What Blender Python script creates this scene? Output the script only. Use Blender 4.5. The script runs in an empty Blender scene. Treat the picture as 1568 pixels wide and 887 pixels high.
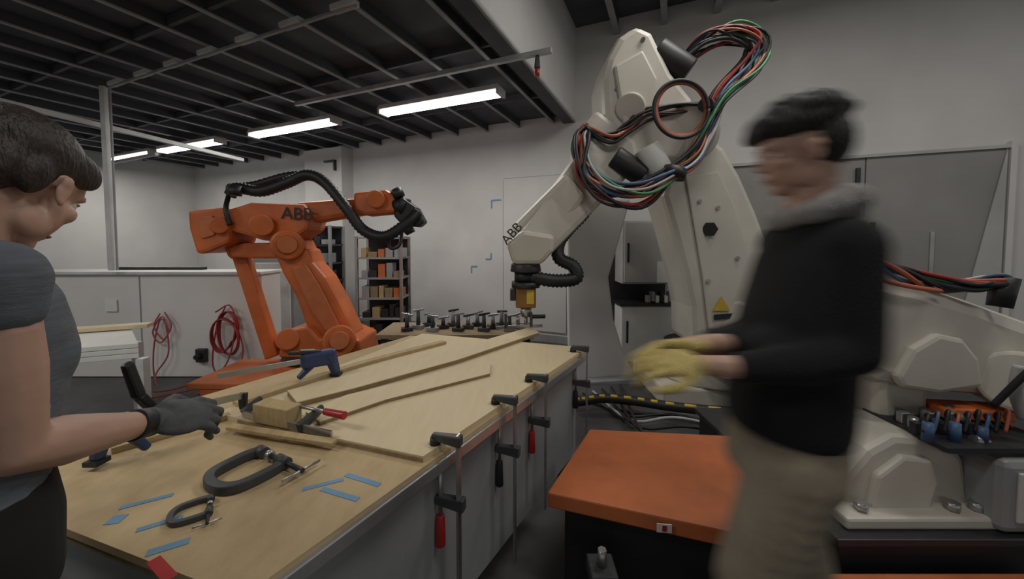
import bpy, bmesh, math, random
from mathutils import Vector, Matrix
random.seed(7)
V=Vector
# ---------------- camera (13 mm phone ultrawide, 1.42 m above floor) ----------------
F=570.0; PITCH=math.radians(2.5); CV=368+F*math.tan(PITCH); HC=1.42
cam=bpy.data.cameras.new('camera'); co=bpy.data.objects.new('camera',cam)
bpy.context.scene.collection.objects.link(co)
cam.lens=36*F/1568; cam.sensor_width=36; cam.shift_y=-(443.4-CV)/1568
cam.clip_start=0.02
co.location=(0,0,HC); co.rotation_euler=(math.radians(90)-PITCH,0,0)
bpy.context.scene.camera=co
def ray(u,v):
    r=(u-784)/F; up=(CV-v)/F
    return V((r,math.cos(PITCH)+math.sin(PITCH)*up,-math.sin(PITCH)+math.cos(PITCH)*up))
def S(u,v,d):            # surveyed point at room depth d
    q=ray(u,v); return V((0,0,HC))+q*(d/q.y)
def T(u,v,z):            # surveyed point on a horizontal surface of height z
    q=ray(u,v); return V((0,0,HC))+q*((z-HC)/q.z)
# ---------------- materials ----------------
MC={}
def mat(name,col,rough=.5,metal=0,var=.12,scale=6,bump=0,emit=0,stretch=None,rz=0,col2=None,bscale=None):
    if name in MC: return MC[name]
    m=bpy.data.materials.new(name); m.use_nodes=True; nt=m.node_tree; b=nt.nodes['Principled BSDF']
    b.inputs['Roughness'].default_value=rough; b.inputs['Metallic'].default_value=metal
    mp=nt.nodes.new('ShaderNodeMapping')
    geo=nt.nodes.new('ShaderNodeNewGeometry')
    nt.links.new(geo.outputs['Position'],mp.inputs['Vector'])
    mp.inputs['Rotation'].default_value=(0,0,rz)
    if stretch: mp.inputs['Scale'].default_value=stretch
    n=nt.nodes.new('ShaderNodeTexNoise'); n.inputs['Scale'].default_value=scale; n.inputs['Detail'].default_value=5
    nt.links.new(mp.outputs['Vector'],n.inputs['Vector'])
    cr=nt.nodes.new('ShaderNodeValToRGB')
    c=V(col[:3]); c2=V(col2) if col2 else c*(1-var*2)
    cr.color_ramp.elements[0].position=.3; cr.color_ramp.elements[1].position=.7
    cr.color_ramp.elements[0].color=(*c2,1)
    c1=c if col2 else c*(1+var*.5)
    cr.color_ramp.elements[1].color=(min(c1[0],1),min(c1[1],1),min(c1[2],1),1)
    nt.links.new(n.outputs['Fac'],cr.inputs['Fac']); nt.links.new(cr.outputs['Color'],b.inputs['Base Color'])
    if bump:
        n2=nt.nodes.new('ShaderNodeTexNoise'); n2.inputs['Scale'].default_value=bscale or scale*6
        nt.links.new(mp.outputs['Vector'],n2.inputs['Vector'])
        bp=nt.nodes.new('ShaderNodeBump'); bp.inputs['Strength'].default_value=bump; bp.inputs['Distance'].default_value=.01
        nt.links.new(n2.outputs['Fac'],bp.inputs['Height']); nt.links.new(bp.outputs['Normal'],b.inputs['Normal'])
    if emit:
        b.inputs['Emission Color'].default_value=(*col[:3],1); b.inputs['Emission Strength'].default_value=emit
    MC[name]=m; return m
TA=math.radians(-31.4)
M_wall=mat('painted_wall',(.59,.58,.57),.85,var=.06,scale=1.5,bump=.08)
M_wall2=mat('painted_partition',(.72,.71,.69),.85,var=.06,scale=1.5,bump=.08)
M_ceil=mat('dark_deck',(.085,.090,.108),.8,var=.2,scale=3)
M_joist=mat('joist_dark',(.065,.068,.080),.7,scale=4)
M_flange=mat('joist_flange',(.30,.305,.32),.6,scale=4)
M_white=mat('white_paint_metal',(.62,.62,.61),.5,scale=4)
M_galv=mat('galvanised_strut',(.48,.49,.50),.4,metal=.3,scale=8)
M_floor=mat('concrete_floor',(.085,.085,.086),.45,var=.25,scale=2.5,bump=.1)
M_orange=mat('robot_orange',(.58,.135,.03),.45,var=.12,scale=5,bump=.05)
M_orange2=mat('orange_plate_paint',(.50,.14,.045),.5,var=.08,scale=9,bump=.05)
M_cream=mat('robot_white',(.56,.53,.465),.45,var=.07,scale=3,bump=.04)
M_black=mat('black_rubber',(.015,.015,.017),.5,var=.2)
M_dark=mat('dark_metal',(.05,.05,.055),.45,metal=.5)
M_steel=mat('steel',(.5,.5,.5),.35,metal=.9)
M_cast=mat('cast_iron_grey',(.07,.075,.08),.5,metal=.3,scale=20)
M_ply=mat('plywood_light',(.63,.52,.335),.6,scale=9,stretch=(4,.6,1),rz=TA,col2=(.585,.475,.295),bump=.03)
M_ply2=mat('plywood_bench',(.50,.375,.21),.65,scale=14,stretch=(2,1,1),rz=TA,col2=(.445,.325,.175),bump=.06)
M_wood=mat('timber_batten',(.46,.345,.18),.6,scale=14,stretch=(5,.6,1),rz=TA,col2=(.39,.285,.145))
M_edge=mat('plywood_edge',(.28,.20,.11),.7,scale=40)
M_alu=mat('aluminium_edge',(.55,.56,.58),.3,metal=.8)
M_grey=mat('grey_cabinet',(.30,.31,.32),.5,scale=3)
M_door=mat('grey_door',(.27,.262,.252),.55,var=.08,scale=2)
M_palegrey=mat('pale_grey_panel',(.44,.435,.42),.6,scale=2)
M_red=mat('red_plastic',(.42,.02,.02),.35)
M_blue=mat('blue_plastic',(.03,.05,.14),.4)
M_bluetape=mat('blue_tape',(.16,.30,.46),.7)
M_yel=mat('yellow',(.60,.42,.05),.6)
M_green=mat('green_hose',(.04,.22,.08),.45)
M_hor=mat('orange_hose',(.45,.12,.06),.45)
M_hred=mat('red_hose',(.33,.03,.03),.45)
M_hblue=mat('blue_hose',(.06,.12,.25),.45)
M_hwhite=mat('white_hose',(.45,.45,.45),.4)
M_paper=mat('paper',(.72,.72,.69),.8,var=.03)
M_skin=mat('skin',(.50,.305,.23),.55,var=.06,scale=12,bump=.04)
M_hair=mat('dark_hair',(.034,.020,.015),.55,scale=60,stretch=(1,1,.25),col2=(.012,.008,.006),bump=.5,bscale=160)
M_hair2=mat('black_hair',(.013,.012,.012),.7,scale=60,stretch=(1,1,.4),col2=(.006,.006,.006),bump=.5,bscale=120)
M_tee=mat('grey_tshirt',(.12,.135,.16),.9,scale=40,stretch=(.3,.3,3),bump=.2)
M_jacket=mat('black_jacket',(.007,.007,.009),.95,scale=20,bump=.2)
M_blackp=mat('black_trousers',(.008,.008,.009),.9)
M_khaki=mat('khaki_trousers',(.25,.21,.155),.9,scale=8,bump=.15)
M_hood=mat('grey_hood',(.27,.26,.25),.95,scale=30,bump=.3)
M_glove=mat('grey_glove',(.085,.09,.095),.8,scale=50,bump=.3)
M_yglove=mat('yellow_glove',(.58,.46,.17),.85,scale=30,bump=.3)
M_sole=mat('shoe_leather',(.03,.025,.02),.6)
M_eyew=mat('eye_white',(.70,.67,.65),.3,var=.02)
M_lip=mat('lips',(.40,.20,.155),.5)
M_tube=mat('fluorescent_tube',(1,.98,.95),.4,emit=6,var=0)
# ---------------- geometry helpers ----------------
col=bpy.context.scene.collection
GROUPS={}; CUR=[None]
def G(name):
    e=bpy.data.objects.new(name,None); e.empty_display_size=.1; col.objects.link(e); GROUPS[e]=[]; CUR[0]=e; return e
def ungroup(): CUR[0]=None
def mk(name,verts,faces,m,smooth=False,bevel=0,seg=2):
    verts=[V(v) for v in verts]
    lo=V([min(v[i] for v in verts) for i in range(3)]); hi=V([max(v[i] for v in verts) for i in range(3)])
    c=(lo+hi)/2
    me=bpy.data.meshes.new(name); me.from_pydata([v-c for v in verts],[],faces)
    bm=bmesh.new(); bm.from_mesh(me); bmesh.ops.recalc_face_normals(bm,faces=bm.faces); bm.to_mesh(me); bm.free()
    if smooth:
        for p in me.polygons: p.use_smooth=True
    me.materials.append(m)
    o=bpy.data.objects.new(name,me); o.location=c; col.objects.link(o)
    if bevel:
        b=o.modifiers.new('bevel','BEVEL'); b.width=bevel; b.segments=seg; b.limit_method='ANGLE'; b.angle_limit=math.radians(40)
    if CUR[0] is not None: GROUPS[CUR[0]].append(o)
    return o
BF=[(0,1,2,3),(4,7,6,5),(0,4,5,1),(1,5,6,2),(2,6,7,3),(3,7,4,0)]
def box(name,c,s,m,rz=0,rx=0,ry=0,bevel=0):
    R=Matrix.Rotation(rz,3,'Z')@Matrix.Rotation(ry,3,'Y')@Matrix.Rotation(rx,3,'X')
    vs=[V(c)+R@V((x*s[0]/2,y*s[1]/2,z*s[2]/2)) for z in(-1,1) for x,y in((-1,-1),(1,-1),(1,1),(-1,1))]
    return mk(name,vs,BF,m,bevel=bevel)
def prismv(name,pts,ext,m,bevel=0):
    n=len(pts); ext=V(ext); vs=[V(p) for p in pts]+[V(p)+ext for p in pts]
    fs=[tuple(range(n)),tuple(range(2*n-1,n-1,-1))]+[(i,(i+1)%n,n+(i+1)%n,n+i) for i in range(n)]
    return mk(name,vs,fs,m,bevel=bevel)
def prism(name,uv,y,th,m,bevel=0):   # casting: front profile at depth y-th/2, thickness th
    pts=[S(u,v,y-th/2) for u,v in uv]
    return prismv(name,pts,(0,th,0),m,bevel)
def link(name,p0,p1,a,b,m,up=(0,1,0),bevel=.01):
    p0=V(p0);p1=V(p1); d=(p1-p0).normalized(); s=d.cross(V(up)).normalized(); t=s.cross(d).normalized()
    vs=[]
    for p,(w,h) in((p0,a),(p1,b)):
        for x,y in((-1,-1),(1,-1),(1,1),(-1,1)): vs.append(p+s*x*w/2+t*y*h/2)
    return mk(name,vs,BF,m,bevel=bevel)
def cyl(name,p0,p1,r0,r1,m,n=24,bevel=0):
    p0=V(p0);p1=V(p1); d=(p1-p0).normalized(); a=d.cross(V((0,0,1)))
    if a.length<.01:a=d.cross(V((1,0,0)))
    a.normalize(); b=d.cross(a)
    vs=[p+(a*math.cos(2*math.pi*i/n)+b*math.sin(2*math.pi*i/n))*r for p,r in((p0,r0),(p1,r1)) for i in range(n)]
    fs=[tuple(range(n)),tuple(range(2*n-1,n-1,-1))]+[(i,(i+1)%n,n+(i+1)%n,n+i) for i in range(n)]
    o=mk(name,vs,fs,m,bevel=bevel)
    for p in o.data.polygons:
        if len(p.vertices)==4:p.use_smooth=True
    return o
def catmull(pts,k=8):
    pts=[V(p) for p in pts]
    if len(pts)==2: return [pts[0].lerp(pts[1],i/k) for i in range(k+1)]
    P=[pts[0]*2-pts[1]]+pts+[pts[-1]*2-pts[-2]]; out=[]
    for i in range(1,len(P)-2):
        for j in range(k):
            t=j/k; a,b,c,d=P[i-1:i+3]
            out.append(.5*((2*b)+(c-a)*t+(2*a-5*b+4*c-d)*t*t+(3*b-a-3*c+d)*t**3))
    out.append(pts[-1]); return out
def tube(name,pts,r,m,k=8,n=10,ribs=0,raw=False):
    c=pts if raw else catmull(pts,k)
    c=[V(p) for p in c]
    N=len(c); t=(c[1]-c[0]).normalized(); a=t.cross(V((0,0,1)))
    if a.length<.05:a=t.cross(V((1,0,0)))
    a.normalize(); vs=[];fs=[]
    for i in range(N):
        t=(c[min(i+1,N-1)]-c[max(i-1,0)]).normalized(); a=(a-t*a.dot(t)).normalized(); b=t.cross(a)
        rr=r[0]+(r[1]-r[0])*i/(N-1) if isinstance(r,(tuple,list)) else r
        if ribs: rr*=1+ribs*(i%2)
        for j in range(n):
            th=2*math.pi*j/n; vs.append(c[i]+(a*math.cos(th)+b*math.sin(th))*rr)
    for i in range(N-1):
        for j in range(n):
            fs.append((i*n+j,i*n+(j+1)%n,(i+1)*n+(j+1)%n,(i+1)*n+j))
    fs+= [tuple(range(n)),tuple(range(N*n-1,(N-1)*n-1,-1))]
    return mk(name,vs,fs,m,smooth=True)
def bundle(name,pts,R,r,mats,count,k=8,tw=1.5,loose=.02):
    for q in range(count):
        jit=[V((0,0,0))]+[V((random.uniform(-1,1),random.uniform(-1,1),random.uniform(-1,1)))*loose for _ in pts[1:-1]]+[V((0,0,0))]
        c=catmull([V(p)+j for p,j in zip(pts,jit)],k); N=len(c)
        ph=2*math.pi*q/count; rad=R*(.35+.65*random.random()); out=[]; w=tw*(.4+1.2*random.random())
        a=V((0,1,0))
        for i in range(N):
            t=(c[min(i+1,N-1)]-c[max(i-1,0)]).normalized(); a=(a-t*a.dot(t)).normalized(); b=t.cross(a)
            th=ph+w*i/N*3
            swell=.45+.55*math.sin(math.pi*i/(N-1))
            out.append(c[i]+(a*math.cos(th)+b*math.sin(th))*rad*swell)
        tube('%s_hose_%d'%(name,q+1),out,r*random.uniform(.65,1.2),mats[q%len(mats)],n=8,raw=True)
def ico(bm,c,R,rot=None,sub=2):
    M=Matrix.Translation(V(c))@((rot.to_4x4()) if rot else Matrix.Identity(4))@Matrix.Diagonal((*R,1))
    bmesh.ops.create_icosphere(bm,subdivisions=sub,radius=1,matrix=M)
class Blob:
    def __init__(s): s.bm=bmesh.new()
    def ell(s,c,R,rot=None,sub=3): ico(s.bm,c,R,rot,sub)
    def chain(s,pr,sq=(1,1,1),rot=None):
        for (p,r),(q,t) in zip(pr[:-1],pr[1:]):
            p=V(p);q=V(q); L=(q-p).length; n=max(2,int(L/(min(r,t)*.35)))
            for i in range(n+1):
                f=i/n; rr=r+(t-r)*f; ico(s.bm,p.lerp(q,f),(rr*sq[0],rr*sq[1],rr*sq[2]),rot,2)
    def rings(s,rs,n=24):
        vs=[]
        for c,a,b in rs:
            vs.append([s.bm.verts.new(V(c)+V(a)*math.cos(2*math.pi*i/n)+V(b)*math.sin(2*math.pi*i/n)) for i in range(n)])
        for A,B in zip(vs[:-1],vs[1:]):
            for i in range(n): s.bm.faces.new((A[i],A[(i+1)%n],B[(i+1)%n],B[i]))
        s.bm.faces.new(vs[0][::-1]); s.bm.faces.new(vs[-1])
    def done(s,name,m,vox=.008,sm=6):
        bmesh.ops.recalc_face_normals(s.bm,faces=s.bm.faces)
        me=bpy.data.meshes.new(name); s.bm.to_mesh(me); s.bm.free(); me.materials.append(m)
        o=bpy.data.objects.new(name,me); col.objects.link(o)
        r=o.modifiers.new('remesh','REMESH'); r.mode='VOXEL'; r.voxel_size=vox; r.use_smooth_shade=True
        k=o.modifiers.new('smooth','SMOOTH'); k.factor=.5; k.iterations=sm
        if CUR[0] is not None: GROUPS[CUR[0]].append(o)
        return o
def text(name,s,loc,size,m,rot):
    cu=bpy.data.curves.new(name,'FONT'); cu.body=s; cu.size=size; cu.extrude=.002; cu.materials.append(m)
    o=bpy.data.objects.new(name,cu); o.location=loc; o.rotation_euler=rot; col.objects.link(o)
    if CUR[0] is not None: GROUPS[CUR[0]].append(o)
# ---------------- room ----------------
C0=V((.84,5.0,0)); RD=V((.918,-.396,0)).normalized()
ND=V((RD.y,-RD.x,0))  # toward camera
J=-ND
WA=math.atan2(RD.y,RD.x)
def wp(s,z,off=0): return C0+RD*s+ND*off+V((0,0,z))
def su(u):
    r=(u-784)/F; return (r*5-.84)/(.918+.396*r)
ZM=3.0; ZH=4.2
def wallbox(name,s0,s1,z0,z1,o0,o1,m,bevel=0):
    return box(name,wp((s0+s1)/2,(z0+z1)/2,(o0+o1)/2),(abs(s1-s0),abs(o1-o0),z1-z0),m,rz=WA,bevel=bevel)
ungroup()
wallbox('wall_back',-8.8,7.5,0,ZH+.2,-.2,0,M_wall)
wallbox('wall_left',-8.9,-8.7,0,ZM+.3,-.2,10.5,M_wall)
wallbox('wall_fascia',-.06,0,ZM,ZH,0,7.5,M_wall)
wallbox('floor',-8.9,7.5,-.1,0,-.2,10.5,M_floor)
wallbox('ceiling_mezzanine',-8.9,-.06,ZM+.10,ZM+.2,0,10.5,M_ceil)
wallbox('ceiling_high',-.06,7.5,ZH,ZH+.1,-.2,10.5,M_ceil)
wallbox('wall_pier',su(488),su(543),0,ZM,0,.25,M_wall)
wallbox('baseboard_back',-8.7,7.4,0,.1,0,.015,M_grey)
G('mezzanine_ceiling_joists')
s=-.3;i=0
while s>-8.6:
    wallbox('joist_%d'%i,s-.010,s+.010,ZM+.012,ZM+.10,0,9,M_joist)
    wallbox('joist_flange_%d'%i,s-.018,s+.018,ZM,ZM+.012,0,9,M_flange)
    s-=.5;i+=1
for k,o in enumerate((.9,2.1,3.3,4.5,5.7)):
    wallbox('bridging_%d'%k,-8.6,-.1,ZM+.02,ZM+.09,o,o+.03,M_joist)
G('slab_edge_beam'); wallbox('beam',-.16,-.02,ZM-.02,ZM+.2,0,7.5,M_joist); wallbox('beam_angle',-.02,.0,ZM-.02,ZM+.02,0,7.5,M_flange)
G('high_ceiling_joists')
for k in range(14):
    wallbox('joist_%d'%k,.5+.55*k,.54+.55*k,ZH-.18,ZH,0,9,M_joist); wallbox('flange_%d'%k,.49+.55*k,.56+.55*k,ZH-.2,ZH-.18,0,9,M_flange)
def fix(t): return V((-.11-.918*t,3.7+.396*t,0))
def strut(name,a,b,w=.045,m=None): 
    link(name,a,b,(w,w),(w,w),m or M_galv,up=(0,0,1),bevel=.003)
G('unistrut_rail')
a=T(845,77,2.9); b=a-RD*2.9
strut('rail',a,b,.04)
strut('rail_hanger_1',a-RD*.5,a-RD*.5+V((0,0,.09)),.03); strut('rail_hanger_2',a-RD*2,a-RD*2+V((0,0,.09)),.03)
G('spring_clamp'); q=a-RD*.12
link('clamp_body',q+V((0,0,-.022)),q+V((0,0,-.12)),(.03,.04),(.05,.03),M_dark); cyl('clamp_knob',q+V((0,0,-.12)),q+V((0,0,-.18)),.018,.02,M_red)
G('joist_tie_rail')
a=T(545,8,2.93); strut('rail',a,a-RD*3.4,.022,M_flange)
for k in range(7): box('rail_bracket_%d'%k,a-RD*(.1+.5*k)+V((0,0,.02)),(.2,.06,.035),M_white,rz=WA)
G('support_frame')
py=3.72
strut('post',S(158,132,py),S(172,414,py),.045,M_white)
strut('post_side',S(168,132,py),S(180,414,py),.015,M_flange)
fb=T(372,245,2.58)
strut('long_rail',T(-60,140,2.58),fb,.045,M_white)
strut('post_short',fb+V((0,0,.40)),fb+V((0,0,-.32)),.085,M_white)
strut('cross_rail',T(172,249,2.58),T(240,236,2.6),.04,M_white)
def fixture(t0,t1,z=2.85):
    G('fluorescent_light_fixture')
    a=fix(t0)+V((0,0,z)); b=fix(t1)+V((0,0,z)); c=(a+b)/2; L=(b-a).length
    box('housing',c+V((0,0,.05)),(L,.16,.05),M_white,rz=WA,bevel=.01)
    for sgn in(-1,1):
        d=ND*(.045*sgn); cyl('tube_%d'%(sgn+2),a+d-RD*.03,b+d+RD*.03,.018,.018,M_tube,12)
    for k,p in enumerate((a,b)): box('end_cap_%d'%k,p+V((0,0,.015)),(.03,.16,.07),M_white,rz=WA)
    for k,f in enumerate((.2,.8)): cyl('rod_%d'%k,a.lerp(b,f)+V((0,0,.07)),a.lerp(b,f)+V((0,0,.145)),.006,.006,M_steel,8)
    l=bpy.data.lights.new('tube_lamp','AREA'); l.shape='RECTANGLE'; l.size=L*.95; l.size_y=.12; l.energy=21; l.color=(1,.965,.905)
    o=bpy.data.objects.new('tube_lamp',l); o.location=c-V((0,0,.03)); o.rotation_euler=(0,0,WA); col.objects.link(o); GROUPS[CUR[0]].append(o)
for t0,t1 in((0,1.47),(2.2,3.75),(4.5,6.05),(6.3,7.6)): fixture(t0,t1)
def lampbox(name,x,y,z,e,sx=1.2,sy=.3,rz=WA):
    G(name)
    box('housing',(x,y,z+.04),(sx+.05,sy+.05,.06),M_white,rz=rz,bevel=.01)
    l=bpy.data.lights.new('lamp','AREA'); l.shape='RECTANGLE'; l.size=sx; l.size_y=sy; l.energy=e; l.color=(1,.965,.905)
    o=bpy.data.objects.new('lamp',l); o.location=(x,y,z); o.rotation_euler=(0,0,rz); col.objects.link(o); GROUPS[CUR[0]].append(o)
for x,y in ((1.7,2.4),(3.4,1.2),(1.0,.2)): lampbox('high_bay_light',x,y,3.88,24)
lampbox('added_mezzanine_fill',-2.6,.5,2.88,30,1.4,.5); lampbox('added_mezzanine_fill',-5.0,1.6,2.88,26,1.4,.5)  # unseen lamps added to brighten the mezzanine side and half wall
w=bpy.data.worlds.new('world'); bpy.context.scene.world=w; w.use_nodes=True
w.node_tree.nodes['Background'].inputs[0].default_value=(.97,.94,.91,1); w.node_tree.nodes['Background'].inputs[1].default_value=.29
G('masking_tape_marks')
for k,(u,v,a,b) in enumerate(((753,307,.16,.12),(752,397,-.09,-.09),(722,408,.1,.1))):
    s=su(u); y=wp(s,0).y; z=S(u,v,y).z
    wallbox('tape_h_%d'%k,min(s,s+a),max(s,s+a),z-.012,z+.012,.001,.004,M_bluetape)
    wallbox('tape_v_%d'%k,s-.012,s+.012,min(z,z-b),max(z,z-b),.001,.004,M_bluetape)
G('wall_access_panel')
s0,s1=su(772),su(868)
wallbox('panel',s0,s1,.15,2.3,.003,.02,M_wall); wallbox('gap_left',s0-.012,s0,.15,2.3,.001,.012,M_grey); wallbox('gap_top',s0,s1,2.3,2.31,.001,.012,M_grey)
ungroup()
G('door_1')
s0,s1=su(1110),su(1532); zt=2.25; mid=s0+(s1-s0)*.55
wallbox('frame_left',s0-.06,s0,0,zt+.06,0,.06,M_palegrey); wallbox('frame_right',s1,s1+.04,0,zt+.06,0,.06,M_wall); wallbox('frame_top',s0,s1,zt,zt+.03,0,.06,M_palegrey)
wallbox('leaf_left',s0,mid-.004,0,zt,.005,.03,M_door); wallbox('leaf_right',mid+.004,s1,0,zt,.005,.035,M_door)
wallbox('handle_1',mid-.08,mid-.05,1.95,2.15,.03,.07,M_dark); wallbox('handle_2',mid+.05,mid+.08,1.35,1.6,.035,.07,M_dark)
wallbox('hinge_post',s1-.5,s1-.47,1.0,1.5,.035,.05,M_steel)
prismv('shading_sliver',[wp(s1-.02,zt,.045),wp(s1-.02,.6,.045),wp(s1-.28,.6,.045)],ND*.012,M_palegrey)  # paler triangle, shading put into colour along the door's right edge
# ---------------- left partition ----------------
G('white_half_wall')
x0=S(60,0,3.8).x-1.2; x1=S(388,0,3.8).x
box('body',((x0+x1)/2,3.95,.54),(x1-x0,.3,1.06),M_wall2); box('cap',((x0+x1)/2,3.94,1.085),(x1-x0+.04,.36,.03),M_white,bevel=.005)
for k,u in enumerate((195,)): box('panel_joint_%d'%k,(S(u,0,3.8).x,3.797,.55),(.01,.006,1.0),M_grey)
box('cover_plate',(S(150,0,3.8).x,3.79,.75),(.12,.01,.12),M_paper)
G('white_foam_sheet_stack')
pts=[S(40,625,2.3),S(215,600,2.5),S(205,580,2.9),S(60,590,2.8)]
for k in range(3):
    pts=[V((p.x,p.y,.62+.035*k)) for p in pts]; prismv('sheet_%d'%k,pts,(0,0,.032),M_paper,bevel=.003)
for k,p in enumerate(pts): box('leg_%d'%k,(p.x*.97-.05,p.y,.31),(.05,.05,.62),M_white)
G('wood_plank'); link('plank',V((pts[0].x-.3,2.75,.745)),V((pts[2].x+.1,2.95,.745)),(.1,.03),(.1,.03),M_ply,up=(0,0,1),bevel=.003)
G('tv_wall_bracket')
box('bar',(S(290,409,4.4).x,4.05,1.115),(.95,.06,.03),M_dark,bevel=.004)
G('red_air_hose')
pts=[]
for i in range(80):
    a=i/80*2*math.pi*6; rr=(.11+.025*math.sin(i*.7)); pts.append(V((S(344,512,3.7).x+rr*math.cos(a)+.01*math.sin(i*.23),3.74-.0006*i,S(344,512,3.7).z+rr*1.7*math.sin(a))))
tube('coil',pts,.0075,M_hred,k=3,n=6)
tube('tail_1',[S(330,478,3.74),S(352,468,3.74),S(360,500,3.72),S(345,560,3.65),S(300,585,3.5),S(240,600,3.3),S(190,585,3.2)],.007,M_hred,n=6)
tube('tail_2',[S(345,470,3.74),S(332,500,3.72),S(326,560,3.7),S(345,590,3.6),S(300,600,3.5)],.007,M_hred,n=6)
tube('tail_3',[S(360,490,3.74),S(372,540,3.72),S(352,585,3.6),S(290,598,3.4),S(230,610,3.2)],.007,M_hred,n=6)
G('pink_air_hose')
pk=mat('pink_hose',(.4,.08,.10))
tube('loop',[S(245,480,3.76),S(236,500,3.74),S(250,520,3.74),S(258,505,3.74),S(245,490,3.74),S(235,540,3.74),S(240,590,3.7),S(270,605,3.5),S(330,600,3.3)],.007,pk,n=6)
tube('loop_2',[S(252,478,3.76),S(262,500,3.74),S(246,525,3.74),S(234,508,3.74),S(250,486,3.74),S(258,540,3.74),S(238,575,3.7),S(246,602,3.5)],.007,pk,n=6)
G('wall_socket_box'); box('socket',(S(307,545,3.76).x,3.775,S(307,545,3.76).z),(.1,.05,.14),M_dark,bevel=.01); cyl('plug',(S(307,545,3.76).x,3.75,S(307,545,3.76).z),(S(307,545,3.76).x,3.70,S(307,545,3.76).z),.03,.025,M_black)
# ---------------- shelves ----------------
def shelf(u0,u1,vt,y,n,open_m,items):
    G('storage_shelf')
    xa=S(u0,400,y).x; xb=S(u1,400,y).x; zt=S(u0,vt,y).z; d=.4
    for x in(xa,xb):
        for yy in(y,y+d): box('post',(x,yy,zt/2),(.035,.035,zt),open_m)
    box('back_panel',((xa+xb)/2,y+d,zt/2),(xb-xa,.01,zt),M_dark)
    for k in range(n+1):
        z=.08+(zt-.1)*k/n; box('board_%d'%k,((xa+xb)/2,y+d/2,z),(xb-xa,d,.025),items and M_grey or M_dark)
        if k<n:
            x=xa+.05
            while x<xb-.1:
                w=random.uniform(.06,.14); h=random.uniform(.06,.2)
                box('bin',(x+w/2,y+.12,z+.0125+h/2),(w*.9,.2,h),random.choice([M_wood,M_grey,M_grey,M_dark,M_dark,M_edge,M_edge,M_orange2]) if items else random.choice([M_grey,M_dark]),bevel=.004); x+=w+.01
shelf(546,614,362,5.0,5,M_steel,True)
shelf(462,506,345,5.1,6,M_grey,False)
G('wall_bracket'); s=su(520); wallbox('arm',s,s+.25,2.75,2.78,.25,.3,M_dark); wallbox('drop',s+.22,s+.25,2.6,2.78,.25,.3,M_dark)
G('grey_equipment_box')
box('body',(S(415,0,4.6).x,4.7,.62),(.5,.4,1.2),M_grey,bevel=.01); box('door',(S(415,0,4.6).x,4.49,.7),(.42,.02,.9),M_white,bevel=.01)
# ---------------- orange robot ----------------
G('industrial_robot_arm')
Y=3.35
box('floor_plinth',(S(430,0,Y).x,Y,.11),(1.0,.8,.22),M_orange,bevel=.01)
box('plinth_slab',(S(400,0,Y).x-.05,Y-.1,.245),(.75,.62,.05),M_orange2,bevel=.008)
bx=S(490,540,Y).x
cyl('turntable',(bx,Y,.22),(bx,Y,.36),.36,.33,M_orange,40,bevel=.01)
cyl('turntable_ring',(bx,Y,.36),(bx,Y,.42),.30,.30,M_dark,40)
prism('shoulder_casting',[(425,548),(432,508),(470,500),(488,520),(520,510),(550,522),(555,556)],Y,.42,M_orange,bevel=.02)
cyl('shoulder_motor',S(520,522,Y-.3),S(520,522,Y+.3),.13,.13,M_orange,32,bevel=.015)
cyl('shoulder_hub',S(520,522,Y-.34),S(520,522,Y-.3),.07,.08,M_orange2,24)
cyl('rod_motor',S(440,520,Y-.26),S(440,520,Y+.2),.09,.09,M_orange,28,bevel=.01)
prism('lower_arm',[(420,392),(470,380),(478,402),(498,425),(520,465),(544,515),(530,535),(495,535),(470,505),(452,455),(432,420)],Y,.24,M_orange,bevel=.03)
prism('lower_arm_rib',[(445,410),(468,405),(490,440),(520,500),(505,515),(478,480)],Y-.13,.03,M_orange2,bevel=.01)
prism('parallel_rod',[(352,388),(372,382),(385,420),(425,545),(405,552),(366,430)],Y+.12,.09,M_orange,bevel=.015)
prism('parallel_link',[(348,378),(372,372),(420,372),(462,366),(470,385),(440,396),(385,396),(352,394)],Y+.05,.2,M_orange,bevel=.02)
cyl('elbow_joint',S(440,375,Y-.2),S(440,375,Y+.2),.13,.13,M_orange,32,bevel=.02)
cyl('elbow_hub',S(440,375,Y-.23),S(440,375,Y-.2),.07,.08,M_orange2,24)
cyl('rod_joint',S(362,386,Y),S(362,386,Y+.2),.07,.07,M_orange,24,bevel=.01)
prism('upper_arm_rear',[(286,322),(345,316),(352,340),(350,372),(318,386),(300,390),(288,350)],Y,.36,M_orange,bevel=.03)
prism('rear_motor_bay',[(302,332),(325,330),(328,360),(308,366)],Y-.185,.02,M_orange2,bevel=.006)
cyl('rear_motor',S(335,345,Y-.24),S(335,345,Y-.15),.07,.07,M_orange,24,bevel=.01)
prism('upper_arm',[(340,322),(380,310),(465,312),(475,330),(470,352),(440,372),(400,368),(345,352)],Y,.32,M_orange,bevel=.03)
cyl('upper_arm_motor',S(400,345,Y-.26),S(400,345,Y-.15),.09,.09,M_orange,28,bevel=.01)
link('forearm',S(462,328,Y),S(598,312,Y-.02),(.2,.2),(.13,.14),M_orange,bevel=.04)
prism('wrist_block',[(540,294),(590,290),(606,300),(604,326),(560,330),(540,324)],Y-.03,.2,M_orange,bevel=.03)
cyl('wrist_motor',S(575,305,Y-.2),S(575,305,Y+.1),.075,.075,M_orange,28,bevel=.01)
cyl('wrist_flange',S(604,312,Y-.05),S(622,320,Y-.05),.08,.09,M_black,28)
prism('end_effector',[(612,300),(638,318),(650,340),(640,348),(615,345),(602,330)],Y-.05,.14,M_black,bevel=.015)
cyl('tool_changer',S(628,345,Y-.05),S(618,352,Y-.05),.07,.06,M_dark)
cyl('end_effector_valve',S(612,302,Y-.1),S(606,290,Y-.1),.05,.05,M_dark)
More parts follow.
